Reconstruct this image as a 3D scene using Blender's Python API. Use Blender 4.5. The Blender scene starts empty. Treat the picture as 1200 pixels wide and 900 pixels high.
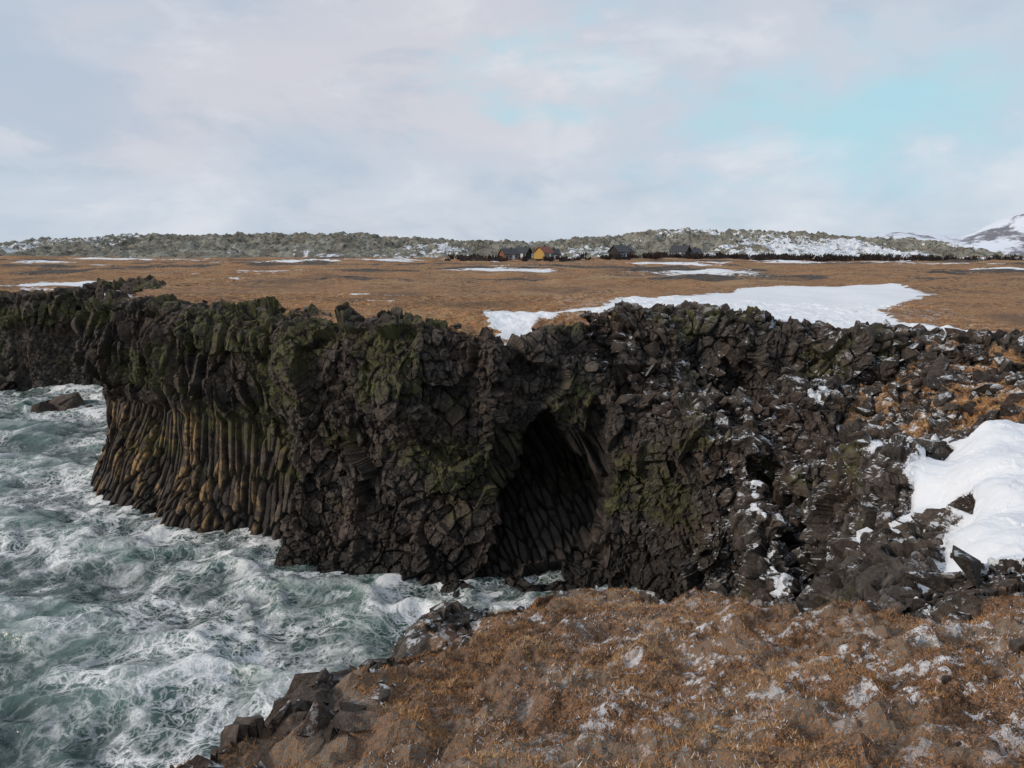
import bpy, math, random, time
import numpy as np
T0=time.time()
random.seed(4); rng=np.random.default_rng(7)
scene=bpy.context.scene
try:
    scene.view_settings.view_transform='Standard'; scene.view_settings.look='None'; scene.view_settings.exposure=0
except Exception as e: print(e)

# ------------------------------------------------------------ noise helpers
def hraw(ix,iy,iz,s):
    n=(ix.astype(np.int32).view(np.uint32)*np.uint32(374761393)+iy.astype(np.int32).view(np.uint32)*np.uint32(668265263)+iz.astype(np.int32).view(np.uint32)*np.uint32(1440662683)+np.uint32((s*974634777)&0xffffffff))
    n=(n^(n>>np.uint32(13)))*np.uint32(1274126177)
    n=(n^(n>>np.uint32(15)))*np.uint32(2246822519)
    return n^(n>>np.uint32(16))
def hsh(ix,iy,iz,s):
    return (hraw(ix,iy,iz,s)/4294967296.0).astype(np.float32)
def vn3(x,y,z,s=0):
    ix=np.floor(x);iy=np.floor(y);iz=np.floor(z)
    fx=x-ix;fy=y-iy;fz=z-iz
    fx=fx*fx*(3-2*fx);fy=fy*fy*(3-2*fy);fz=fz*fz*(3-2*fz)
    r=0
    for a in (0,1):
        for b in (0,1):
            for c in (0,1):
                w=(fx if a else 1-fx)*(fy if b else 1-fy)*(fz if c else 1-fz)
                r=r+w*hsh(ix+a,iy+b,iz+c,s)
    return r
def vn2(x,y,s=0):
    ix=np.floor(x);iy=np.floor(y);fx=x-ix;fy=y-iy
    fx=fx*fx*(3-2*fx);fy=fy*fy*(3-2*fy);z=np.zeros_like(ix);r=0
    for a in (0,1):
        for b in (0,1):
            r=r+(fx if a else 1-fx)*(fy if b else 1-fy)*hsh(ix+a,iy+b,z,s)
    return r
def fbm2(x,y,o=4,s=0,g=.5):
    r=0;a=1;t=0
    for i in range(o):
        r=r+a*(vn2(x+i*17.3,y-i*9.1,s+i)*2-1);t+=a;a*=g;x=x*2.03;y=y*2.03
    return r/t
def fbm3(x,y,z,o=3,s=0):
    r=0;a=1;t=0
    for i in range(o):
        r=r+a*(vn3(x+i*7.7,y,z,s+i)*2-1);t+=a;a*=.5;x=x*2.03;y=y*2.03;z=z*2.03
    return r/t
def sst(a,b,x):
    t=np.clip((x-a)/(b-a),0,1);return t*t*(3-2*t)
def voro(P,s=0):
    P=P.astype(np.float32)
    px,py,pz=P.T.copy()
    ix,iy,iz=np.floor(px),np.floor(py),np.floor(pz);N=len(P)
    fx=px-ix;fy=py-iy;fz=pz-iz
    f1=np.full(N,9e9,np.float32);f2=f1.copy();B=np.zeros(N,np.uint32);O=np.zeros((3,N),np.float32)
    k=np.float32(.8/1023)
    for a in (-1,0,1):
        for b in (-1,0,1):
            for c in (-1,0,1):
                h=hraw(ix+a,iy+b,iz+c,s)
                dx=fx-(a+.1+(h&np.uint32(1023))*k);dy=fy-(b+.1+((h>>np.uint32(10))&np.uint32(1023))*k);dz=fz-(c+.1+((h>>np.uint32(20))&np.uint32(1023))*k)
                dx=dx.astype(np.float32);dy=dy.astype(np.float32);dz=dz.astype(np.float32)
                d=dx*dx+dy*dy+dz*dz
                m=d<f1
                f2=np.where(m,f1,np.minimum(f2,d));f1=np.where(m,d,f1);B=np.where(m,h,B)
                O[0]=np.where(m,dx,O[0]);O[1]=np.where(m,dy,O[1]);O[2]=np.where(m,dz,O[2])
    z=np.zeros(N)
    bi=(B>>np.uint32(2)).astype(np.int32)
    r=hsh(bi,z,z,s+5);T=[hsh(bi,z+i+1,z,s+6)-.5 for i in range(3)]
    tilt=(O[0]*T[0]+O[1]*T[1]+O[2]*T[2])*2
    return np.sqrt(f1),np.sqrt(f2),r,tilt
def voro_m(P,s,mask):
    o=[np.zeros(len(P),np.float32) for _ in range(4)];o[1]+=1
    if mask.any():
        for a,b in zip(o,voro(P[mask],s)): a[mask]=b
    return o
def polysdf(x,y,poly):
    px=np.array([p[0] for p in poly],float);py=np.array([p[1] for p in poly],float)
    d=np.full(x.shape,1e18);ins=np.zeros(x.shape,bool);n=len(px)
    for i in range(n):
        j=(i+1)%n
        ex=px[j]-px[i];ey=py[j]-py[i];wx=x-px[i];wy=y-py[i]
        t=np.clip((wx*ex+wy*ey)/(ex*ex+ey*ey),0,1)
        d=np.minimum(d,(wx-ex*t)**2+(wy-ey*t)**2)
        c=((py[i]<=y)&(py[j]>y))|((py[j]<=y)&(py[i]>y))
        xi=px[i]+(y-py[i])/(ey if ey!=0 else 1e-9)*ex
        ins^=c&(x<xi)
    d=np.sqrt(d);return np.where(ins,-d,d)

# ------------------------------------------------------------ layout (metres, z=0 sea level)
COAST=[(-6000,2500),(-600,300),(-200,125),(-110,93),(-75,87),(-62,87.6),(-49,88),(-44,84),(-38,75),(-31,60),(-28.8,48.9),(-25,45.5),(-21.2,43.3),(-17,41.4),(-13,39.4),
 (-11.2,36.6),(-6.4,34.7),(-2.1,33.9),(4.4,34.8),(5.2,33.2),(8.2,32),(9.6,29.8),(9.0,27),(7.6,24),(7,20),(5,16.5),(2.5,14.5),(-1,12.7),(-3.5,8.5),(-4.8,4.5),(-6,0),(-9,-8),(-14,-40),(-60,-200),(-600,-3000),(6000,-3000),(6000,9000),(-6000,9000)]
RIM=[(-2.03,4.1),(-1.6,4.75),(-1.45,5.75),(-1.1,6.64),(-.85,8.4),(.4,10.5),(1.65,10.9),(2.8,9.0),(3.3,7.4),(4.2,7.0),(6,8),(9,8.4),(14,7),(30,5),(60,0),(60,-60),(-16,-60),(-7,-8),(-4,0),(-2.8,2.8)]
SCARP=[(2.2,35.6),(8,37.2),(13,36.4),(16,34.9),(22,33.2),(28,30.5),(60,20),(400,-60),(400,900),(-900,900),(-900,30),(-12,20),(1.5,30)]
BENCH=np.array([(3,34,9.3),(6,34,9.1),(8,33,8.7),(10.4,32,7.8),(9.5,29,7.0),(9.9,27.3,6.3),(11.4,27.5,5.2),(9.1,22,4.3),(9.6,20,5.6),(8.3,13.9,9.4),(12.2,21.4,9.7),(15.8,22,10.5),(12,16.7,10.6),(9,12,10.7),
 (14.0,30.5,8.6),(19.3,31,10.9),(20,28,10.9),(26,26,11.6),(18,14,11.8),(6.5,26,2),(7,20,3),(6,16,5.4),(25,10,12.5),(5.5,9.5,10.2),(3.5,12,6.5),(1,13.5,2),(8,9,11),(12,9,11.6),(-3,9,0),(13,25,9.3),(11,34.5,8.6),(14,33.5,9.8),(10,24.5,5.0),(12.2,31,7.0),(40,20,12.8),(9.5,17,8.6),(10.6,19.3,9.1),(10.5,14.6,10.3),(14,19.5,10.5)])
SNOWA=[(-1.2,38.6),(0.1,36.6),(1.4,39.3),(5,42.3),(7.5,41.2),(9,42),(12,39.7),(17,38.4),(24,37.3),(27.5,38.2),(23,42),(25,50),(34,60),(37,72),(21,67),(13,55),(7.5,51),(6,46),(2,43),(-1.7,42)]
SNOWB=[(8.1,13.4),(9.2,14.6),(10.6,16.4),(11.4,17.6),(10.9,18.8),(12.0,21.2),(13.7,22.4),(16,23.0),(21,24.4),(25,19),(15,12),(11,11.3),(9.3,12.2)]
def plateau(x,y):
    z=12.95+np.clip(y-50,-10,230)*.0085-.8*sst(5,22,x)*(1-sst(45,75,y))
    z=z-1.3*np.exp(-((x-.1)/1.9)**2-((y-36.6)/2.6)**2)
    z=z-2.3*sst(-40,-60,x)*(1-sst(95,150,y))
    z=z+.34*fbm2(x/14,y/14,3,11)+.16*fbm2(x/2.3,y/2.3,3,12)
    rim=sst(42.5,38,y+.35*np.minimum(x,0)*1.0)*sst(-30,-10,x)
    z=z+rim*((.55+.45*sst(-2,3,x))*fbm2(x/3.0,y/2.4,3,17)-.1)*sst(4.2,2.5,np.abs(y-39.5)/1.5+1)
    z=z+1.0*sst(60,200,y)*fbm2(x/45,y/18,3,14)+.6*sst(45,70,y)*np.abs(fbm2(x/6,y/5,3,15))
    return z
def bench(x,y):
    W=0;S=0
    for a,b,c in BENCH:
        w=1/((x-a)**2+(y-b)**2+.35)**2;W=W+w;S=S+w*c
    return S/W
def Hfore(x,y):
    yy=np.maximum(y,0)
    z=14.46-.35*yy+.08*np.clip(x,-8,12)
    return np.maximum(z,-3)
def south(x,y):
    wx=x+.45*fbm2(x/.9,y/.9,3,31);wy=y+.45*fbm2(x/.9+9,y/.9,3,32)
    d=polysdf(wx,wy,RIM)
    hf=Hfore(x,y)
    dd=np.maximum(d,0)
    sb=polysdf(x,y,SNOWB)
    rough=1.0*fbm2(x/3.2,y/3.2,3,33)*sst(14,17,y)*(.15+.85*sst(-1.0,1.0,sb))
    out=np.maximum(hf-3.0*dd*dd/(dd+.25),np.minimum(bench(x,y)+rough,hf+9*sst(1,3,dd)-.1))
    z=np.where(d>0,out,hf-.12*sst(-.8,0,d))
    z=z+.16*sst(.3,-1.2,sb+.5*fbm2(x,y,2,5))
    return z,d
def top(x,y):
    zs,d=south(x,y)
    wx=x+1.3*fbm2(x/2.5,y/2.5,3,41);wy=y+1.3*fbm2(x/2.5+5,y/2.5,3,42)
    sc=polysdf(wx,wy,SCARP)
    k=sst(.9,-1.3,sc)
    p=plateau(x,y)
    return zs*(1-k)+p*k,sc,d

# ------------------------------------------------------------ mesh helpers
def link(o):
    scene.collection.objects.link(o);return o
def mk(name,V,F,attrs=None,mat=None,smooth=False,do_link=True):
    me=bpy.data.meshes.new(name)
    V=np.asarray(V,np.float32);F=np.asarray(F,np.int32);k=F.shape[1]
    me.vertices.add(len(V));me.vertices.foreach_set('co',V.ravel())
    me.loops.add(F.size);me.loops.foreach_set('vertex_index',F.ravel())
    me.polygons.add(len(F));me.polygons.foreach_set('loop_start',np.arange(0,F.size,k,dtype=np.int32))
    me.update(calc_edges=True)
    setattrs(me,attrs)
    if mat: me.materials.append(mat)
    me.polygons.foreach_set('use_smooth',np.full(len(F),smooth))
    o=bpy.data.objects.new(name,me)
    if do_link: link(o)
    return o
def setattrs(me,attrs):
    for k,v in (attrs or {}).items():
        a=me.attributes.new(k,'FLOAT','POINT');a.data.foreach_set('value',np.asarray(v,np.float32))
def gridmesh(xs,ys):
    X,Y=np.meshgrid(xs,ys,indexing='ij');nx,ny=X.shape
    i=np.arange(nx*ny).reshape(nx,ny)
    F=np.stack([i[:-1,:-1],i[1:,:-1],i[1:,1:],i[:-1,1:]],-1).reshape(-1,4)
    return X.ravel(),Y.ravel(),F
def axis(lo,hi,flo,fhi,st,gr=1.12):
    c=list(np.arange(flo,fhi+st/2,st))
    s=st;v=c[-1]
    while v<hi: s*=gr;v+=s;c.append(v)
    s=st;v=c[0];pre=[]
    while v>lo: s*=gr;v-=s;pre.append(v)
    return np.array(pre[::-1]+c)
def surfnets(F,org,h):
    S=F<0
    c=np.zeros(tuple(n-1 for n in F.shape),np.int8)
    offs=[(a,b,d) for a in (0,1) for b in (0,1) for d in (0,1)]
    nx,ny,nz=c.shape
    for a,b,d in offs: c+=S[a:a+nx,b:b+ny,d:d+nz].astype(np.int8)
    idx=np.argwhere((c>0)&(c<8))
    vals=np.stack([F[idx[:,0]+a,idx[:,1]+b,idx[:,2]+d] for a,b,d in offs],1)
    O=np.array(offs,float);acc=np.zeros((len(idx),3));cnt=np.zeros(len(idx))
    for i in range(8):
        for j in range(i+1,8):
            if abs(O[i]-O[j]).sum()!=1: continue
            fi=vals[:,i];fj=vals[:,j];m=(fi<0)!=(fj<0)
            t=np.where(m,fi/np.where(m,fi-fj,1),0)
            acc+=m[:,None]*(O[i]+t[:,None]*(O[j]-O[i]));cnt+=m
    V=(idx+acc/cnt[:,None])*h+np.array(org)
    G=np.full(c.shape,-1,np.int32);G[idx[:,0],idx[:,1],idx[:,2]]=np.arange(len(idx))
    Q=[]
    for ax in range(3):
        sl0=[slice(1,-1)]*3;sl1=[slice(1,-1)]*3
        sl0[ax]=slice(0,-1);sl1[ax]=slice(1,None)
        A=S[tuple(sl0)];B=S[tuple(sl1)]
        e=np.argwhere(A!=B);ins=A[e[:,0],e[:,1],e[:,2]]
        b1=(ax+1)%3;b2=(ax+2)%3
        e=e.copy();e[:,b1]+=1;e[:,b2]+=1
        def g(o1,o2):
            q=e.copy();q[:,b1]+=o1;q[:,b2]+=o2;return G[q[:,0],q[:,1],q[:,2]]
        q=np.stack([g(-1,-1),g(0,-1),g(0,0),g(-1,0)],1)
        q[~ins]=q[~ins][:,::-1];Q.append(q)
    Q=np.concatenate(Q);Q=Q[(Q>=0).all(1)]
    return V,Q

# ------------------------------------------------------------ node helpers
class NT:
    def __init__(s,nt): s.nt=nt;nt.nodes.clear()
    def n(s,t,ins=None,**pr):
        n=s.nt.nodes.new(t)
        for k,v in pr.items(): setattr(n,k,v)
        for k,v in (ins or {}).items():
            if isinstance(v,bpy.types.NodeSocket): s.nt.links.new(v,n.inputs[k])
            else: n.inputs[k].default_value=v
        return n
    def m(s,op,a,b=0.0,clamp=False):
        return s.n('ShaderNodeMath',{0:a,1:b},operation=op,use_clamp=clamp).outputs[0]
    def mix(s,f,a,b,bt='MIX'):
        a=a if isinstance(a,bpy.types.NodeSocket) else (*a,1)
        b=b if isinstance(b,bpy.types.NodeSocket) else (*b,1)
        return s.n('ShaderNodeMix',{0:f,6:a,7:b},data_type='RGBA',blend_type=bt).outputs[2]
    def ss(s,v,a,b,c=0.0,d=1.0):
        return s.n('ShaderNodeMapRange',{0:v,1:a,2:b,3:c,4:d},interpolation_type='SMOOTHSTEP').outputs[0]
    def noise(s,vec,sc,det=4,rough=.55,dist=0.0):
        return s.n('ShaderNodeTexNoise',{'Vector':vec,'Scale':sc,'Detail':det,'Roughness':rough,'Distortion':dist}).outputs[0]
    def attr(s,name): return s.n('ShaderNodeAttribute',attribute_name=name).outputs['Fac']
    def pos(s): return s.n('ShaderNodeNewGeometry').outputs['Position']
def newmat(name):
    m=bpy.data.materials.new(name);m.use_nodes=True;return m,NT(m.node_tree)
def finish(N,col,rough=.9,bump=None,bs=.5,bd=.05,spec=.3):
    ins={'Base Color':col,'Roughness':rough,'Specular IOR Level':spec}
    if bump is not None:
        ins['Normal']=N.n('ShaderNodeBump',{'Height':bump,'Strength':bs,'Distance':bd}).outputs[0]
    b=N.n('ShaderNodeBsdfPrincipled',ins)
    N.n('ShaderNodeOutputMaterial',{0:b.outputs[0]})
def simple(name,c,rough=.8,var=.25,sc=3):
    m,N=newmat(name);p=N.pos()
    f=N.noise(p,sc)
    finish(N,N.mix(f,tuple(x*(1-var) for x in c),tuple(min(1,x*(1+var)) for x in c)),rough,f)
    return m

# terrain material: rock / grass / snow
def terrain_mat(name,fine=1.0,fore=False):
    m,N=newmat(name);p=N.pos()
    nf=N.noise(p,2.2*fine,4,.65);nb=N.noise(p,.35,3);nm=N.noise(p,9*fine,3,.65)
    nh=N.noise(p,34*fine,2,.6)
    cell=N.attr('cell')
    rock=N.mix(cell,(.018,.015,.013),(.130,.105,.088))
    rock=N.mix(N.ss(nb,.42,.62),rock,N.mix(.45,rock,(.110,.066,.044)))
    rock=N.mix(N.m('MULTIPLY',N.ss(nm,.42,.7),.5),rock,(.17,.148,.13))
    rock=N.mix(N.m('MULTIPLY',N.ss(nf,.60,.42),.45),rock,(.014,.012,.011))
    rock=N.mix(N.attr('crack'),rock,N.mix(.75,rock,(.005,.005,.005)))  # crevice shade put into the rock colour
    mo=N.m('MULTIPLY',N.attr('moss'),N.ss(nf,.40,.56),True)
    rock=N.mix(N.m('MULTIPLY',mo,.75),rock,(.088,.092,.026))
    gm=N.m('MULTIPLY',N.attr('sun_glow'),N.ss(nf,.42,.58),True)
    rock=N.mix(N.m('MULTIPLY',gm,.8),rock,(.42,.26,.11))  # warm sun glow mixed into the rock colour
    if fore:
        gc=N.mix(N.ss(nm,.38,.58),(.21,.135,.09),(.060,.043,.034))
        gc=N.mix(N.ss(N.noise(p,1.1,3),.42,.62),gc,N.mix(N.ss(nh,.4,.6),(.22,.20,.17),(.09,.075,.06)))
        gc=N.mix(N.ss(nh,.48,.62),gc,(.34,.165,.072))
    else:
        nl=N.noise(p,.075,4,.6)
        gc=N.mix(N.ss(nb,.35,.65),(.36,.175,.070),(.19,.090,.044))
        gc=N.mix(N.ss(nf,.4,.65),gc,(.44,.265,.13))
        gc=N.mix(N.m('MULTIPLY',N.ss(nl,.50,.66),.75),gc,(.16,.095,.055))
        gc=N.mix(N.m('MULTIPLY',N.ss(nl,.44,.34),.5),gc,(.44,.31,.17))
        gc=N.mix(N.ss(nm,.48,.66),gc,(.085,.050,.032))
    gv=N.m('ADD',N.attr('grass'),N.m('MULTIPLY',N.m('SUBTRACT',nf,.5),1.6))
    g=N.ss(gv,.42,.58)
    col=N.mix(g,rock,gc)
    nz=N.n('ShaderNodeSeparateXYZ',{0:N.n('ShaderNodeNewGeometry').outputs['Normal']}).outputs[2]
    du=N.m('MULTIPLY',N.ss(nz,.35,.8),N.attr('dust'))
    dn=N.noise(p,1.5 if not fore else 3.2,6,.80)
    du=N.m('MULTIPLY',du,N.ss(dn,.52,.58),True)
    sv=N.m('ADD',N.attr('snow'),N.m('MULTIPLY',N.m('SUBTRACT',N.noise(p,.9,7,.75),.5),1.9))
    sn=N.ss(sv,.46,.53)
    sc=N.mix(nf,(.70,.73,.78),(.83,.84,.86))
    col=N.mix(N.m('MULTIPLY',du,.9),col,sc)
    col=N.mix(sn,col,sc)
    h=N.m('ADD',N.m('MULTIPLY',nm,.65),N.m('MULTIPLY',nh,.35))
    h=N.m('MULTIPLY',h,N.ss(N.attr('snow'),.4,.9,1.0,.25))
    wet_cave_shade=N.attr('wet_cave_shade')
    col=N.mix(wet_cave_shade,col,N.mix(.6,col,(.008,.008,.008)))  # darkens wet rock at the waterline, and paints the cave's shade
    rough=N.m('SUBTRACT',.88,N.m('MULTIPLY',wet_cave_shade,.4))
    finish(N,col,rough,h,.9,.12/fine,.3)
    return m
M_cliff=terrain_mat('basalt_and_turf')
M_fore=terrain_mat('headland_turf',2.2,True)

# ------------------------------------------------------------ cliff volumes
def landfield(xs,ys,zs):
    X,Y=np.meshgrid(xs,ys,indexing='ij')
    T,sc,dr=top(X,Y)
    wx=X+1.3*fbm2(X/3.4,Y/3.4,3,51);wy=Y+1.1*fbm2(X/3.4+7,Y/3.4,3,52)
    D=polysdf(wx,wy,COAST)
    bz=np.interp(zs,[-1,0,1.5,4,6.5,8.5,10,11.5,12.6,13.4,14.5],[-.8,-.3,.3,.9,1.0,.45,.1,.15,.8,1.7,2.8])
    Z=zs[None,None,:]
    f1=Z-T[:,:,None]
    x3=np.broadcast_to(X[:,:,None],f1.shape);y3=np.broadcast_to(Y[:,:,None],f1.shape);z3=np.broadcast_to(Z,f1.shape)
    nz=np.zeros(f1.shape)
    m=(np.abs(D)<5)[:,:,None]&np.ones(f1.shape,bool)
    xm,ym,zm=x3[m],y3[m],z3[m]
    nz[m]=fbm3(xm/3.0,ym/3.0,zm/6.0,2,60)*(.85+.75*sst(-14,-10,xm)+.5*sst(7,10,zm)*sst(-9,-14,xm))
    f2=D[:,:,None]+bz[None,None,:]+nz
    k=.5
    hh=np.clip(.5+.5*(f2-f1)/k,0,1)
    f=f1*(1-hh)+f2*hh+k*hh*(1-hh)
    # sea cave: ragged left wall, steep right wall, floor of broken columns climbing inwards
    xl=np.interp(zs,[-1,0,2,3.5,5.5,7.0,8.2,9.2],[-2.0,-1.7,-1.0,-.9,.1,.5,1.2,2.4]);xr=np.interp(zs,[-1,0,3,5.2,5.9,6.6,7.8,9.2],[4.7,4.6,4.4,4.5,3.8,3.1,2.5,1.6])
    ye=np.interp(zs,[-1,0,.8,2.2,4.5,7,9],[33.6,34.4,35.4,38.0,41.0,40.0,36.8])
    cn=fbm3(x3[m]/1.5,y3[m]/1.5,z3[m]/1.8,2,66);n2=np.zeros(f1.shape);n2[m]=.75*cn
    yb=ye[None,None,:]-.22*(x3-1.5)
    c=np.maximum(np.maximum(xl[None,None,:]-x3,x3-xr[None,None,:]),np.maximum(31.0-y3,y3-yb))+n2
    f=np.maximum(f,-c)
    e=np.sqrt(((x3-10.8)/2.3)**2+((y3-35.8)/2.2)**2+((z3-9.2)/1.7)**2)-1
    f=np.maximum(f,-e*1.7)
    # shallow hollow left of the cave under a brow
    e=np.sqrt(((x3+3.2)/2.6)**2+((y3-33.2)/1.7)**2+((z3-6.8)/2.0)**2)-1
    f=np.maximum(f,-e*1.4)
    ga=(x3-(10.4+.12*(y3-24)))/1.1
    f=np.where((y3>22)&(y3<34),np.maximum(f,(1-np.abs(ga)-np.maximum(0,(4.6-z3+.22*(y3-24)))*.9)*.9-.15+.3*np.maximum(0,y3-31)*-1),f)
    return f.astype(np.float32)
def field_attrs(P,n,zt,sc,far=False):
    x,y,z=P.T
    D=polysdf(x,y,COAST)
    up=n[:,2]
    dn=fbm2(x/2.2,y/2.2,3,71)
    inland=np.where(x<4,(-D-2.2)/2.0,(-sc-3.2-1.3*sst(9,16,x)*(1-sst(18,24,x)))/2.2)
    inland=np.minimum(inland,(-D-(1.9 if not far else 1.2))/2)
    ontop=sst(1.8,.8,zt-z)
    g=sst(-.6,.9,inland+.9*dn)*sst(.4,.75,up)*(sc<0)*ontop
    g2=.70*sst(12,17,x)*sst(.45,.8,up)*(sc>-3)*sst(-.25,.3,fbm2(x/2.5,y/2.5,3,72)+.18)
    g=np.maximum(g,g2)
    sa=polysdf(x,y,SNOWA);sb=polysdf(x,y,SNOWB)
    s=np.maximum(sst(1.3,-1.5,sa)*1.15,sst(.7,-.8,sb)*1.3)*sst(.3,.6,up)
    s=np.maximum(s,.5*sst(.25,.6,fbm2(x/9,y/5,3,75))*sst(.85,.95,up)*(y>44))
    s=np.maximum(s,.6*sst(.08,.36,fbm2(x/1.6,y/2.2,3,76))*sst(.5,.8,up)*sst(7,9,x)*sst(18,15,x)*(y<36))
    s=s*ontop
    dust=sst(5,9,x)*sst(40,34,y)*1.0*sst(-.4,.2,fbm2(x/3.5,y/3.5,2,73)+.25*(x>8)*(x<15))
    dust=np.maximum(dust,.25*(z>12)*(x>3))
    return g,s,dust,D
def displace(P,n,seed,far=False,fs=1.0,cols=True):
    x,y,z=P.T
    wn=np.stack([vn3(x/.9,y/.9,z/.9,80+i)*2-1 for i in range(3)],1)
    w=P+.07*wn
    sel=fbm3(x/3.4,y/3.4,z/2.6,2,86)
    mA=(sel>-.16)&(sel<.17);mB=sel<=-.16;mC=sel>=.17
    RA=w/np.array([.44,.44,.46])/fs
    RB=w/np.array([.48,.48,.85])/fs
    q=w@np.array([[.8,.1,.6],[-.2,.98,0],[-.58,-.15,.8]])
    RC=q/np.array([.72,.62,.95])/fs
    o=[np.zeros(len(P),np.float32) for _ in range(4)]
    for mm,R,s_ in ((mA,RA,0),(mB,RB,1),(mC,RC,2)):
        if mm.any():
            for a,b in zip(o,voro(R[mm],seed+s_)): a[mm]=b
    f1,f2,r1,t1=o
    amp=np.where(mA,.85,np.where(mB,1.0,1.3))
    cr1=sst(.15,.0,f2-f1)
    a1=(.27*(r1-.5)+.24*t1-.10*cr1)*fs*amp
    _,_,r0,t0=voro((w+.3*np.sin(w[:,[1,2,0]]*1.7))/2.1,seed+20)
    a0=.75*(r0-.5)+.65*t0
    _,_,r2,t2=voro(w/.24/fs,seed+40)
    a2=(.06*(r2-.5)+.10*t2)*fs
    cellb=np.clip(r1*.62+.22*r2+.3*(r0-.4),0,1)
    if not cols:
        return (.6*a0+a1+a2)[:,None]*n,cellb,cr1,r1*0,r1
    s=x*.84-y*.54;t=x*.54+y*.84
    lean=.42*sst(-15,-26,x)+.06
    s2=s-z*lean
    steep=sst(.75,.45,n[:,2])
    zc=7.3+1.8*fbm2(s/2.0,s*0,2,81)-1.5*sst(-19,-12,x)
    wc=sst(.3,-.3,z-zc)*sst(-11.5,-13,x)*steep
    if far: wc=wc*0+sst(.2,.5,fbm2(x/9,z/5,2,82)+.3)*sst(8,6,z)*steep
    cave=(x>-2.2)*(x<5.2)*(y>35.0)*sst(8,6.5,z)
    if far: cave=cave*0
    wc=np.maximum(wc,cave)
    s3=np.where(cave>0,x+.55*z,s2);t3=np.where(cave>0,y,t)
    cw=np.where(cave>0,.46,.38)
    cp=np.stack([s3/cw,t3/cw*np.where(cave>0,.35,.8),(z+.3*s)/9.0],1)
    c1,c2,rc,tc=voro_m(cp,seed+60,wc>0)
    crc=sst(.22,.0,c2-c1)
    ac=.42*(rc-.5)-.24*crc+.14*(.5-c1)
    wb=sst(-11,-14,x)*steep*(1-wc)
    if far: wb=wb*.8
    bp=np.stack([s2/.75,t/.75,z/2.6],1)
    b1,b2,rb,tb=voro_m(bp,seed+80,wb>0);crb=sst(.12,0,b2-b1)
    ab=.75*(rb-.5)+.7*tb-.18*crb+.25*a1
    rest=1-wc-wb
    face=np.array([-.54,-.84,0])
    nc=np.where((cave>0)[:,None],n,face*.8+n*.2)
    dv=((a0+a1+a2)*rest)[:,None]*n+(ac*wc)[:,None]*nc+((ab+.5*a0+.7*a2)*wb)[:,None]*(n*.6+face*.4 if not far else n)
    cell=cellb*rest+(rc*.9+.1)*wc+(rb*.65+r1*.3)*wb
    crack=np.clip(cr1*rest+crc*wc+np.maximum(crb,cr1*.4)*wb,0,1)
    return dv,cell,crack,wc,rc
def cliff(name,x0,x1,y0,y1,h,lev,seed,far=False):
    xs=np.arange(x0,x1+h/2,h);ys=np.arange(y0,y1+h/2,h);zs=np.arange(-1.0,15.2,h)
    F=landfield(xs,ys,zs)
    V,Q=surfnets(F,(x0,y0,zs[0]),h)
    o=mk('tmp',V,Q)
    md=o.modifiers.new('s','SUBSURF');md.levels=lev;md.render_levels=lev
    dg=bpy.context.evaluated_depsgraph_get();dg.update()
    me=bpy.data.meshes.new_from_object(o.evaluated_get(dg))
    bpy.data.objects.remove(o)
    print('nets',time.time()-T0)
    N=len(me.vertices);P=np.empty(N*3,np.float32);me.vertices.foreach_get('co',P);P=P.reshape(-1,3).astype(np.float64)
    n=np.empty(N*3,np.float32);me.vertex_normals.foreach_get('vector',n);n=n.reshape(-1,3)
    x,y,z=P.T
    zt,sc,dr=top(x,y)
    g,s,dust,D=field_attrs(P,n,zt,sc,far)
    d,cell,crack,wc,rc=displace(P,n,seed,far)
    flat=1-np.clip(np.maximum(sst(.3,.6,g)*.93*(sc<0.3)+.35*sst(.3,.6,g)*(sc>=.3),np.maximum(sst(.3,.75,s)*.95*((y>36)|(polysdf(x,y,SNOWB)<.5)),.5*np.minimum(s,1))),0,.97)
    border=sst(0,.8,np.minimum(np.minimum(x-x0,x1-x),np.minimum(y-y0,y1-y)))
    d=d*(flat*(.4+.6*border))[:,None]
    P=P+d
    P[:,2]+=(1-flat)*.12*fbm2(x/.6,y/.6,3,9)
    x,y,z=P.T
    moss=sst(.0,.35,fbm3(x/3.0,y/3.0,z/2.2,3,91)+.35*np.exp(-((x+4)/2.8)**2-((z-6)/1.8)**2)+.14*(z>8)*(x<-4)-.1*(x>5))*sst(2.2,4,z)*(.85 if not far else 1)
    sun_glow=wc*sst(.45,.72,rc)*sst(-12.0,-14,x)*sst(8.0,5.5,z)*(1-crack)*(0 if far else 1)*sst(-.5,.15,fbm2(x/2.,z/3.,2,94))  # golden sun glow on the columns, painted as a colour mask
    wet_cave_shade=sst(2.2,.2,z+.8*fbm2(x/1.5,y/1.5,2,93))*(1-.5*sun_glow)
    wet_cave_shade=np.maximum(wet_cave_shade,.85*(x>-2.4)*(x<5.2)*(y>34.8)*(z<8.6))  # cave interior: darkness painted into the colour, on top of waterline wetness
    me.vertices.foreach_set('co',P.astype(np.float32).ravel())
    setattrs(me,dict(cell=np.clip(cell,0,1),crack=crack,grass=g,snow=s,dust=dust,moss=moss,sun_glow=sun_glow,wet_cave_shade=wet_cave_shade))
    me.materials.clear();me.materials.append(M_cliff)
    me.polygons.foreach_set('use_smooth',np.zeros(len(me.polygons),bool))
    me.update()
    o=bpy.data.objects.new(name,me);link(o);print(name,N,time.time()-T0)
    return o
B1=(-36,30,11.8,54);B2=(-100,-28,52,102);BF=(-7,13,.5,12.6)
cliff('basalt_cliff',*B1,.24,2,100)
cliff('basalt_cliff',*B2,.42,1,300,True)

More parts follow.
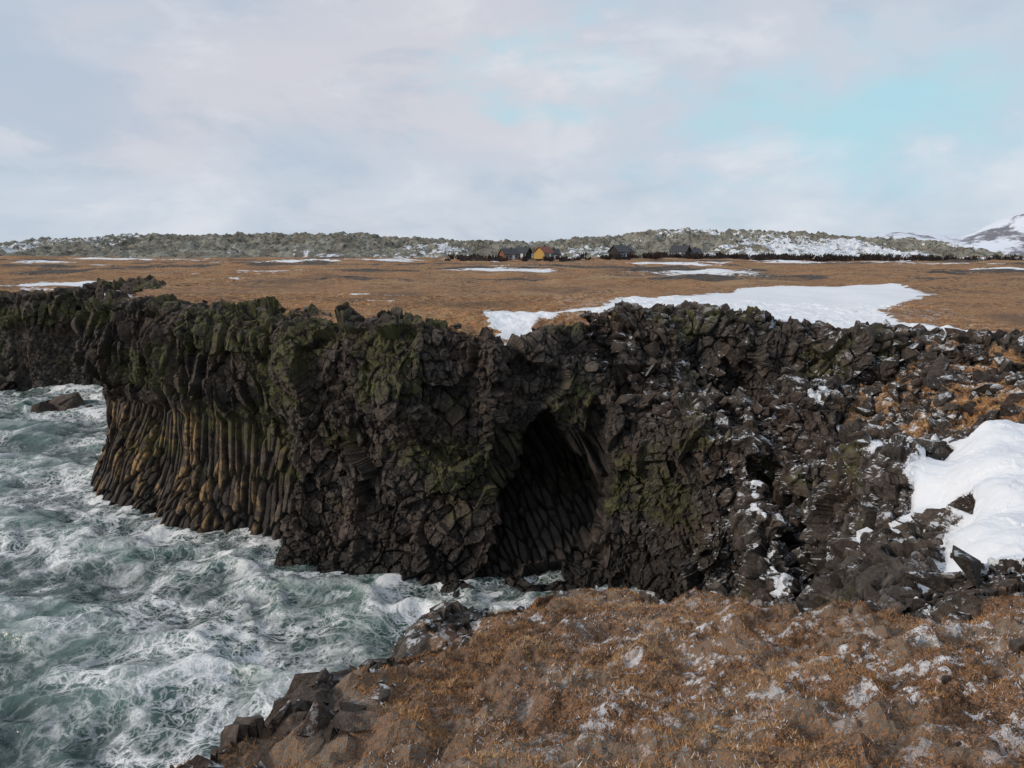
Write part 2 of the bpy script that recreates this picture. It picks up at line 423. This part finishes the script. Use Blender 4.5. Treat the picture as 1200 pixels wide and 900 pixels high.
# ------------------------------------------------------------ foreground headland
xs=np.arange(BF[0],BF[1]+.01,.035);ys=np.arange(BF[2],BF[3]+.01,.035)
X,Y,F=gridmesh(xs,ys)
def fore_z(X,Y):
    Z,d=south(X,Y)
    ins=sst(.2,-.4,d)
    hum=np.abs(fbm2(X/1.1,Y/1.1,4,101))
    Z=Z+ins*(.36*hum-.06+.14*fbm2(X/.30,Y/.30,3,102)+.07*fbm2(X/.09,Y/.09,2,103))
    return Z,d
Z,d=fore_z(X,Y)
D=polysdf(X,Y,COAST)
Z=np.maximum(np.where(D>.3,np.minimum(Z,1-3*D),Z),-1)
P=np.stack([X,Y,Z],1)
tmp=mk('tmp',P,F);n=np.empty(len(P)*3,np.float32);tmp.data.vertex_normals.foreach_get('vector',n);n=n.reshape(-1,3);bpy.data.objects.remove(tmp)
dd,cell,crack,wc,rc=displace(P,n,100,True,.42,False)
sb=polysdf(X,Y,SNOWB);snow=sst(.5,-.5,sb)
edge=sst(-.5,.25,d+.8*fbm2(X/.6,Y/.6,3,105)+.1*sst(3,-1,X))
P=P+dd*(edge*(1-snow)*.8*sst(0,.5,np.minimum(np.minimum(X-BF[0],BF[1]-X),Y-BF[2])))[:,None]
grass=np.clip(1.1-edge*1.1,0,1)
grass=np.maximum(grass,.5*sst(4,8,X)*sst(-.2,.4,fbm2(X/1.2,Y/1.2,3,106))*(d>0))
dust=.95*sst(-.3,.35,fbm2(X/1.6,Y/1.6,3,107))+.2*(d>0)*(X>3)
mk('grassy_headland',P,F,dict(cell=cell,crack=crack*edge,grass=grass,snow=snow*1.2,dust=dust,moss=X*0,sun_glow=X*0,wet_cave_shade=X*0),M_fore,False)
ZG=P[:,2].reshape(len(xs),len(ys));EG=edge.reshape(ZG.shape)
def zfore(x,y):
    i=np.clip(((x-BF[0])/.035),0,len(xs)-1).astype(int);j=np.clip((y-BF[2])/.035,0,len(ys)-1).astype(int);return ZG[i,j],EG[i,j]
print('fore',time.time()-T0)
def grass_blades(n):
    y=1.5+9.6*rng.random(n)**1.3;x=rng.uniform(-2.6,11,n)
    k=(x<y*.85+1.2)&(x>-y*.6-.6);x=x[k];y=y[k]
    z,e=zfore(x,y)
    cl=fbm2(x/.5,y/.5,4,111)+.6*fbm2(x/.13,y/.13,2,112)
    k=(e<.6)&(cl+.8*rng.random(len(x))>.08)
    x=x[k];y=y[k];z=z[k];cl=cl[k];n=len(x)
    a=rng.uniform(0,2*np.pi,n);L=rng.uniform(.014,.045,n)*(.8+.7*np.clip(cl,0,1));lean=rng.uniform(.5,1.6,n);w=rng.uniform(.0015,.0032,n)*(1+.12*y)
    hx=np.cos(a)*np.sin(lean)*L;hy=np.sin(a)*np.sin(lean)*L;hz=np.cos(lean)*L+.008
    b=rng.uniform(0,2*np.pi,n);px=np.cos(b)*w;py=np.sin(b)*w
    base=np.stack([x,y,z-.006],1)
    v0=base+np.stack([px,py,0*px],1);v1=base-np.stack([px,py,0*px],1);v2=base+np.stack([hx,hy,hz],1)
    V=np.stack([v0,v1,v2],1).reshape(-1,3);F=np.arange(3*n).reshape(-1,3)
    t=np.clip(.45+.6*fbm2(x/.7,y/.7,3,113)+.4*np.clip(cl,-.5,.5)+rng.normal(0,.2,n),0,1)
    t=np.where(rng.random(n)<.14*sst(-.2,.4,fbm2(x/.8,y/.8,2,114)),2,t)
    m,N=newmat('dead_grass_blades');c=N.attr('tint')
    col=N.n('ShaderNodeValToRGB',{0:c});cr=col.color_ramp
    cr.elements[0].position=0;cr.elements[0].color=(.07,.050,.036,1);cr.elements[1].position=1;cr.elements[1].color=(.50,.37,.23,1)
    for p_,q in ((.35,(.25,.13,.062,1)),(.65,(.47,.235,.090,1))):
        e_=cr.elements.new(p_);e_.color=q
    colf=N.mix(N.ss(c,1.4,1.6),col.outputs[0],(.72,.74,.78))
    finish(N,colf,.8,spec=.2)
    mk('dead_grass',V,F,dict(tint=np.repeat(t,3)),m);print('blades',n)
grass_blades(980000)

# ------------------------------------------------------------ boulders
import bmesh
tmpl=[]
for k in range(14):
    bm=bmesh.new();r=random.Random(k)
    for i in range(9+k%4):
        v=np.array([r.uniform(-1,1) for _ in range(3)]);v/=np.max(np.abs(v))**.8
        bm.verts.new((v[0]*.5,v[1]*.38*(.7+.4*r.random()),v[2]*.34))
    bmesh.ops.convex_hull(bm,input=bm.verts)
    lv=[v for v in bm.verts if not v.link_faces]
    if lv: bmesh.ops.delete(bm,geom=lv,context='VERTS')
    bmesh.ops.bevel(bm,geom=bm.edges[:],offset=.015,segments=1,affect='EDGES',profile=.6)
    bmesh.ops.triangulate(bm,faces=bm.faces[:]);bm.verts.index_update()
    tmpl.append((np.array([v.co[:] for v in bm.verts]),np.array([[v.index for v in f.verts] for f in bm.faces])));bm.free()
def rocks(name,x,y,z,s,mat,dust=.5):
    VV=[];FF=[];CC=[];o=0
    for i in range(len(x)):
        v,f=tmpl[int(rng.integers(len(tmpl)))]
        a,b,c=rng.uniform(0,6.28),rng.normal(0,.6),rng.normal(0,.6)
        ca,sa,cb,sb_,cc,sc_=math.cos(a),math.sin(a),math.cos(b),math.sin(b),math.cos(c),math.sin(c)
        R=np.array([[ca,-sa,0],[sa,ca,0],[0,0,1]])@np.array([[1,0,0],[0,cb,-sb_],[0,sb_,cb]])@np.array([[cc,0,sc_],[0,1,0],[-sc_,0,cc]])
        q=(v*s[i]*rng.uniform(.7,1.4,3))@R.T+np.array([x[i],y[i],z[i]])
        VV.append(q);FF.append(f+o);o+=len(q);CC.append(np.full(len(q),rng.random()*.8))
    V=np.concatenate(VV);c=np.concatenate(CC);z0=c*0
    return mk(name,V,np.concatenate(FF),dict(cell=c,crack=z0,grass=z0,snow=z0-1,dust=z0+dust,moss=z0,sun_glow=z0,wet_cave_shade=z0),mat)
n=7000;x=rng.uniform(4,29,n);y=rng.uniform(12,41,n)
zt,sc,dr=top(x,y);D=polysdf(x,y,COAST);sa=polysdf(x,y,SNOWA);sb=polysdf(x,y,SNOWB)
k=(D<-.8)&(sa>.2)&((sb>.35)|((sb>-.5)&(rng.random(n)<.25)))&(sc>-3.5)&(zt>2.5)&(fbm2(x/2.5,y/2.5,3,121)+rng.random(n)*.7>.22)
x,y,zt=x[k],y[k],zt[k];s=.18+.9*rng.random(len(x))**3.2
rocks('boulders',x,y,zt+.05*s,s,M_cliff,.85)
n=2600;x=rng.uniform(-28,12,n);y=rng.uniform(33,50,n)
zt,sc,dr=top(x,y);D=polysdf(x,y,COAST)
k=(D<-1.8)&(D>-3.4)&(sc<-.5)&(polysdf(x,y,SNOWA)>0)&(rng.random(n)<.6)
x,y,zt=x[k],y[k],zt[k];s=.15+.5*rng.random(len(x))**3
rocks('boulders',x,y,zt-.02*s,s,M_cliff,.15)
n=3600;x=rng.uniform(-2.6,12,n);y=rng.uniform(2,12.4,n)
z,e=zfore(x,y);dd_=polysdf(x,y,RIM)
k=((dd_>-.6)&(dd_<.5)&(rng.random(n)<.7))|((x>3.5)&(dd_>0)&(rng.random(n)<.7))|(rng.random(n)<.08)
k&=polysdf(x,y,SNOWB)>.2
x,y,z=x[k],y[k],z[k];s=.04+.28*rng.random(len(x))**3.8
rocks('loose_stones',x,y,z+.0*s,s,M_fore,.7)
x=np.array([-47,-46,-48.3,-45,-49.2,-46.8]);y=np.array([75,75.4,74.8,75.1,75.3,76.])
rocks('sea_rock',x,y,np.array([.35,.4,.25,.15,.15,.3]),np.array([3.6,2.6,2.8,2.0,1.9,2.8]),M_cliff,0)
print('rocks',time.time()-T0)
# ------------------------------------------------------------ wide ground sheet
xs=axis(-6000,6000,-150,170,1.0,1.13);ys=axis(-2500,8500,-25,300,1.0,1.13)
X,Y,F=gridmesh(xs,ys)
Z,sc,dr=top(X,Y);D=polysdf(X,Y,COAST)
Z=np.where(Y>300,14.8,Z)
Z=np.where(D>-.3,-4,Z)
def inunion(x,y):
    r=np.zeros(x.shape,bool)
    for b in (B1,B2,BF): r|=(x>b[0])&(x<b[1])&(y>b[2])&(y<b[3])
    return r
q=np.ones(X.shape,bool)
for ox in (-1.2,0,1.2):
    for oy in (-1.2,0,1.2): q&=inunion(X+ox,Y+oy)
Z=np.where(q,-4,Z)
sa=polysdf(X,Y,SNOWA);snow=np.maximum(sst(1.3,-1.5,sa)*1.15,sst(.7,-.8,polysdf(X,Y,SNOWB))*1.3)
far=fbm2(X/30,Y/16,3,131)
snow=np.maximum(snow,sst(.18,.5,far+.14*sst(0,150,X)*sst(100,200,Y))*sst(70,110,Y)*.72)
gr=1-.8*sst(.0,.4,fbm2(X/26,Y/12,4,133))*sst(60,110,Y)-.4*sst(.1,.3,fbm2(X/6,Y/5,3,134))
mk('ground',np.stack([X,Y,Z],1),F,dict(cell=vn2(X,Y,3),crack=X*0,grass=gr,snow=snow*(Y<400),dust=X*0,moss=X*0,sun_glow=X*0,wet_cave_shade=X*0),M_cliff,True)

# ------------------------------------------------------------ lava hills on the skyline
m,N=newmat('mossy_lava');p=N.pos()
a=N.noise(p,.12,4,.65);b=N.noise(p,.6,4,.75)
c=N.mix(N.ss(a,.4,.6),(.19,.175,.14),(.30,.29,.24));c=N.mix(N.ss(b,.52,.64),c,(.055,.049,.045));c=N.mix(N.ss(a,.6,.75),c,(.36,.34,.30))
sv=N.m('ADD',N.attr('snow'),N.m('MULTIPLY',N.m('SUBTRACT',N.noise(p,.25,5,.75),.5),2.0))
c=N.mix(N.ss(sv,.5,.58),c,(.77,.80,.85))
finish(N,c,.95,b,1.0,1.2,.1)
xs=np.arange(-420,330,1.1);ys=np.arange(238,420,1.1)
X,Y,F=gridmesh(xs,ys)
crest=np.interp(X+6*fbm2(X/20,Y/20,2,141),[-420,-300,-233,-179,-78,-39,16,39,62,117,156,187,202,230,330],[19,21,20,24.3,24.8,22.8,21.2,23.5,26.4,25.4,24.2,21.8,17,13,12])-1.1+1.8*fbm2(X/24,Y/30,2,147)
base=14.3
front=245+12*fbm2(X/50,X*0,3,142)
r=sst(0,1,(Y-front)/(95))
Z=base-2+(crest-base+2)*r
lump=1-np.abs(fbm2(X/8,Y/8,4,143,.6))*2
Z=Z+(.35+.65*r)*3.6*(lump-.55)*sst(250,205,X)*sst(0,.15,r+.05)+r*1.8*fbm2(X/2.6,Y/2.6,2,145)
Z=Z-sst(390,420,Y)*15
sn=.48*sst(-.35,.45,fbm2(X/35,Y/25,3,144))+.22*sst(40,140,X)+.18*sst(280,250,Y)
mk('lava_hills',np.stack([X,Y,Z],1),F,dict(snow=sn),m)

m,N=newmat('hazy_mountain_snow');p=N.pos()
a=N.noise(p,.012,8,.7);nz=N.n('ShaderNodeSeparateXYZ',{0:N.n('ShaderNodeNewGeometry').outputs['Normal']}).outputs[2]
f=N.m('ADD',N.ss(a,.50,.60),N.ss(nz,.86,.7),True)
finish(N,N.mix(f,(.72,.76,.84),(.19,.19,.22)),.9,spec=.1)  # snow and rock tones kept light: distance haze put into the colour
xs=np.arange(300,3600,12);ys=np.arange(1300,2900,12)
X,Y,F=gridmesh(xs,ys)
u=X/Y*1500
pr=np.interp(u,[200,560,700,775,850,905,930,975,1030,1150,1400,2000],[5,20,42,54,50,44,54,76,104,165,270,430])
r=sst(1300,1550,Y)
Z=8+pr*r*(.9+Y/15000)+r*pr*.16*fbm2(X/90,Y/90,5,151)
mk('snowy_mountain',np.stack([X,Y,Z],1),F,None,m,True)

# ------------------------------------------------------------ sea
xs=axis(-6000,12,-66,10,.17,1.15);ys=axis(-4000,400,9,95,.17,1.15)
X,Y,F=gridmesh(xs,ys)
D=polysdf(X,Y,COAST)
wx=X+1.6*fbm2(X/5,Y/5,2,161);wy=Y+1.6*fbm2(X/5+8,Y/5,2,162)
rd=1-np.abs(fbm2(wx/4.2,wy/3.0,3,163))*2.2
rd2=1-np.abs(fbm2(wx/1.5,wy/1.2,3,164))*2.0
Z=.5*(rd-.5)+.16*(rd2-.5)+.28*np.sin((wx*.35+wy*.9)*.75)
Z*=(np.exp(-np.maximum(np.hypot(X+20,Y-45)-90,0)/80))
shore=np.exp(-np.maximum(D,0)/2.3)
m,N=newmat('sea_surface');p=N.pos()
w1=N.n('ShaderNodeTexNoise',{'Vector':p,'Scale':.25,'Detail':2.0}).outputs['Color']
wv=N.n('ShaderNodeVectorMath',{0:w1,1:(.5,.5,.5)},operation='SUBTRACT').outputs[0]
def warp(k):
    v=N.n('ShaderNodeVectorMath',{0:wv,3:k},operation='SCALE').outputs[0]
    return N.n('ShaderNodeVectorMath',{0:p,1:v},operation='ADD').outputs[0]
q=warp(6.0);q2=warp(2.4)
w2=N.n('ShaderNodeTexNoise',{'Vector':p,'Scale':1.6,'Detail':2.0}).outputs['Color']
w2=N.n('ShaderNodeVectorMath',{0:w2,1:(.5,.5,.5)},operation='SUBTRACT').outputs[0]
w2=N.n('ShaderNodeVectorMath',{0:w2,3:1.1},operation='SCALE').outputs[0]
q3=N.n('ShaderNodeVectorMath',{0:q2,1:w2},operation='ADD').outputs[0]
def lines(v,sc,wd,det=3):
    a=N.noise(v,sc,det,.55);a=N.m('ABSOLUTE',N.m('SUBTRACT',a,.5));return N.ss(a,0.0,wd,1.0,0.0)
def net(v,sc,wd):
    t=N.n('ShaderNodeTexVoronoi',{'Vector':v,'Scale':sc},feature='DISTANCE_TO_EDGE').outputs[0];return N.ss(t,0.0,wd,1.0,0.0)
big=N.noise(q,.13,4,.6)
l1=lines(q,.36,.045,4)
c1=net(q3,1.0,.11);c2=net(q3,2.7,.16)
bm_=N.ss(big,.41,.60)
hz=N.n('ShaderNodeSeparateXYZ',{0:p}).outputs[2]
sh=N.attr('shore')
dens=N.m('ADD',N.m('MULTIPLY',bm_,.9),N.m('MULTIPLY',sh,.6),True)
nt=N.m('MAXIMUM',N.m('MULTIPLY',c1,.85),N.m('MULTIPLY',c2,.5))
fo=N.m('MULTIPLY',nt,N.m('ADD',.02,dens))
fo=N.m('MAXIMUM',fo,N.m('MULTIPLY',l1,N.m('ADD',.2,N.m('MULTIPLY',bm_,.5))))
churn=N.m('MULTIPLY',N.ss(N.noise(q2,.5,5,.75),.49,.60),N.m('ADD',N.m('MULTIPLY',bm_,.6),N.m('MULTIPLY',sh,2.0)))
fo=N.m('ADD',fo,churn)
fo=N.m('ADD',fo,N.m('MULTIPLY',N.ss(hz,.2,.5),.25))
fo=N.m('MULTIPLY',fo,N.ss(N.noise(p,12,3,.7),.25,.6,.45,1.15),True)
wc_=N.mix(N.ss(hz,-.3,.4),(.030,.058,.050),(.078,.142,.120))
col=N.mix(fo,wc_,(.79,.80,.80))
bmp=N.noise(q2,1.8,4,.62)
finish(N,col,N.m('ADD',.16,N.m('MULTIPLY',fo,.6)),bmp,.6,.22,.45)
mk('sea_water',np.stack([X,Y,Z],1),F,dict(shore=shore),m,True)
print('sea',time.time()-T0)
# ------------------------------------------------------------ cabins
def box(name,c,s,mat,parent):
    x,y,z=[v/2 for v in s]
    V=[(a*x+c[0],b*y+c[1],d*z+c[2]) for a in (-1,1) for b in (-1,1) for d in (-1,1)]
    F=[(0,1,3,2),(4,6,7,5),(0,4,5,1),(2,3,7,6),(0,2,6,4),(1,5,7,3)]
    o=mk(name,V,F,None,mat);o.parent=parent;return o
M_dark=simple('tarred_timber',(.03,.026,.024));M_red=simple('stained_timber',(.20,.085,.045));M_yel=simple('yellow_timber',(.46,.28,.08))
M_roof=simple('dark_metal_roof',(.05,.05,.055),.5);M_rroof=simple('rust_red_roof',(.24,.08,.05),.6);M_win=simple('window_glass',(.05,.07,.09),.1);M_trim=simple('white_trim',(.7,.7,.7))
def cabin(px,py,rot,L,W,H,wall,roof):
    e=bpy.data.objects.new('wooden_cabin',None);link(e)
    z=float(top(np.array([float(px)]),np.array([float(py)]))[0][0])-.1
    e.location=(px,py,z);e.rotation_euler=(0,0,rot)
    box('walls',(0,0,H/2),(L,W,H),wall,e)
    r=W*.42;o=.35
    V=[(-L/2,-W/2,H),(-L/2,W/2,H),(-L/2,0,H+r*.93),(L/2,-W/2,H),(L/2,W/2,H),(L/2,0,H+r*.93)]
    g=mk('gable_1',V[:3],[(0,2,1)],None,wall);g.parent=e
    g=mk('gable_2',V[3:],[(0,1,2)],None,wall);g.parent=e
    for s,nm in ((-1,'roof_front'),(1,'roof_back')):
        V=[(-L/2-o,0,H+r),(L/2+o,0,H+r),(L/2+o,s*(W/2+o),H-o*.84),(-L/2-o,s*(W/2+o),H-o*.84)]
        V+=[(a,b,c+.14) for a,b,c in V]
        Fq=[(0,1,2,3),(4,7,6,5),(0,4,5,1),(1,5,6,2),(2,6,7,3),(3,7,4,0)]
        q=mk(nm,V,Fq,None,roof);q.parent=e
    for i,xx in enumerate((-L*.32,-L*.08,L*.34)):
        box('window_frame_%d'%i,(xx,-W/2-.03,H*.56),(1.0,.06,1.1),M_trim,e)
        box('window_%d'%i,(xx,-W/2-.08,H*.56),(.8,.04,.9),M_win,e)
    box('door',(L*.14,-W/2-.04,1.0),(.8,.08,2.0),M_trim,e)
    box('chimney',(L*.2,.3,H+r),(.5,.5,1.0),M_dark,e)
for a in ((-1,234,.5,5,3.6,2.1,M_red,M_roof),(3.5,240,-.5,4.4,3.6,2.1,M_dark,M_roof),(10,234,.9,5,3.8,2.1,M_yel,M_rroof),(12.6,237,.3,4.4,3.6,2.1,M_dark,M_roof),(33,228,.75,5.5,4.2,2.3,M_dark,M_roof),(36.6,233,1.2,4.6,3.8,2.1,M_yel,M_roof),
          (53,234,-.6,5.2,4,2.1,M_dark,M_roof),(58,238,.4,4.6,3.6,2.1,M_red,M_roof)): cabin(*a)

n=420;x=np.concatenate([rng.normal(85,28,n//2),rng.uniform(-20,190,n-n//2)]);y=rng.uniform(205,245,n)
z=top(x,y)[0]
VV=[];FF=[];o=0
for i in range(n):
    hgt=rng.uniform(.7,2.2)
    for k in range(16):
        a=rng.uniform(0,6.28);sp=rng.uniform(.1,.9)*hgt*.8
        b=np.array([x[i]+rng.normal(0,.4),y[i]+rng.normal(0,.3),z[i]-.1]);t=b+np.array([math.cos(a)*sp,math.sin(a)*sp,hgt*rng.uniform(.5,1)])
        w=np.array([.10,.05,0])
        VV+= [b-w,b+w,t+w*1.6,t-w*1.6];FF.append((o,o+1,o+2,o+3));o+=4
mk('distant_scrub',VV,FF,None,simple('bare_twigs',(.06,.042,.034)))

# ------------------------------------------------------------ light, sky, camera
EL=math.radians(24);sd=np.array([-.88,-.36]);sd=sd/np.linalg.norm(sd)
dirv=np.array([sd[0]*math.cos(EL),sd[1]*math.cos(EL),math.sin(EL)])
L=bpy.data.lights.new('sun','SUN');L.energy=2.1;L.angle=math.radians(10);L.color=(1,.88,.74)
so=link(bpy.data.objects.new('sun',L))
from mathutils import Vector
so.rotation_euler=Vector(dirv).to_track_quat('Z','Y').to_euler()
w=bpy.data.worlds.new('World');scene.world=w;w.use_nodes=True;N=NT(w.node_tree)
sky=N.n('ShaderNodeTexSky',sky_type='NISHITA');sky.sun_disc=False;sky.sun_elevation=EL;sky.sun_rotation=math.atan2(sd[0],sd[1])
g=N.n('ShaderNodeTexCoord').outputs['Generated']
sx=N.n('ShaderNodeSeparateXYZ',{0:g})
st=N.n('ShaderNodeVectorMath',{0:g,1:(1,1,2.2)},operation='MULTIPLY').outputs[0]
n1=N.noise(st,1.7,5,.5,.4);n2=N.noise(st,4.2,6,.58,.3);n3=N.noise(st,9,5,.6)
K=10
def C(r,g_,b): return (r*K*1.05,g_*K*1.05,b*K*1.05)
gray=C(.49,.575,.68);pink=C(.63,.63,.69);white=C(.80,.81,.85);cyan=C(.41,.70,.80)
base=N.mix(N.ss(n1,.44,.68),gray,pink)
right=N.ss(sx.outputs[0],-.1,.6)
base=N.mix(N.m('MULTIPLY',right,.5),base,C(.51,.63,.73))
hor=N.ss(sx.outputs[2],.20,.0)
base=N.mix(N.m('MULTIPLY',hor,N.ss(n2,.4,.62,.2,.7)),base,C(.70,.74,.82))
base=N.mix(N.m('MULTIPLY',N.ss(n2,.48,.34),.5),base,C(.42,.51,.63))
base=N.mix(N.m('MULTIPLY',N.ss(n2,.52,.72),.55),base,white)
base=N.mix(N.m('MULTIPLY',N.ss(n3,.55,.75),.3),base,white)
def patch(v,sc,r0,r1):
    v=np.array(v);v=v/np.linalg.norm(v)
    s=N.n('ShaderNodeVectorMath',{0:g,1:tuple(v)},operation='SUBTRACT').outputs[0]
    s=N.n('ShaderNodeVectorMath',{0:s,1:sc},operation='MULTIPLY').outputs[0]
    l=N.n('ShaderNodeVectorMath',{0:s},operation='LENGTH').outputs['Value']
    l=N.m('ADD',l,N.m('MULTIPLY',N.m('SUBTRACT',n3,.5),.6));l=N.m('ADD',l,N.m('MULTIPLY',N.m('SUBTRACT',n2,.5),.5))
    return N.ss(l,r0,r1,1.0,0.0)
f=N.m('MAXIMUM',patch((.48,1.046,.171),(1,1,3),-.05,.33),N.m('MULTIPLY',patch((.09,1.05,.235),(1,1,2),-.05,.2),.95))
base=N.mix(N.m('MULTIPLY',f,.8),base,cyan)
mx=N.mix(.93,sky.outputs[0],base)
bg=N.n('ShaderNodeBackground',{0:mx,1:.1});N.n('ShaderNodeOutputWorld',{0:bg.outputs[0]})

cam=bpy.data.cameras.new('camera');co=link(bpy.data.objects.new('camera',cam))
co.location=(0,0,16);co.rotation_euler=(math.radians(80),0,0)
cam.sensor_width=36;cam.lens=25.7;cam.clip_start=.1;cam.clip_end=12000
scene.camera=co
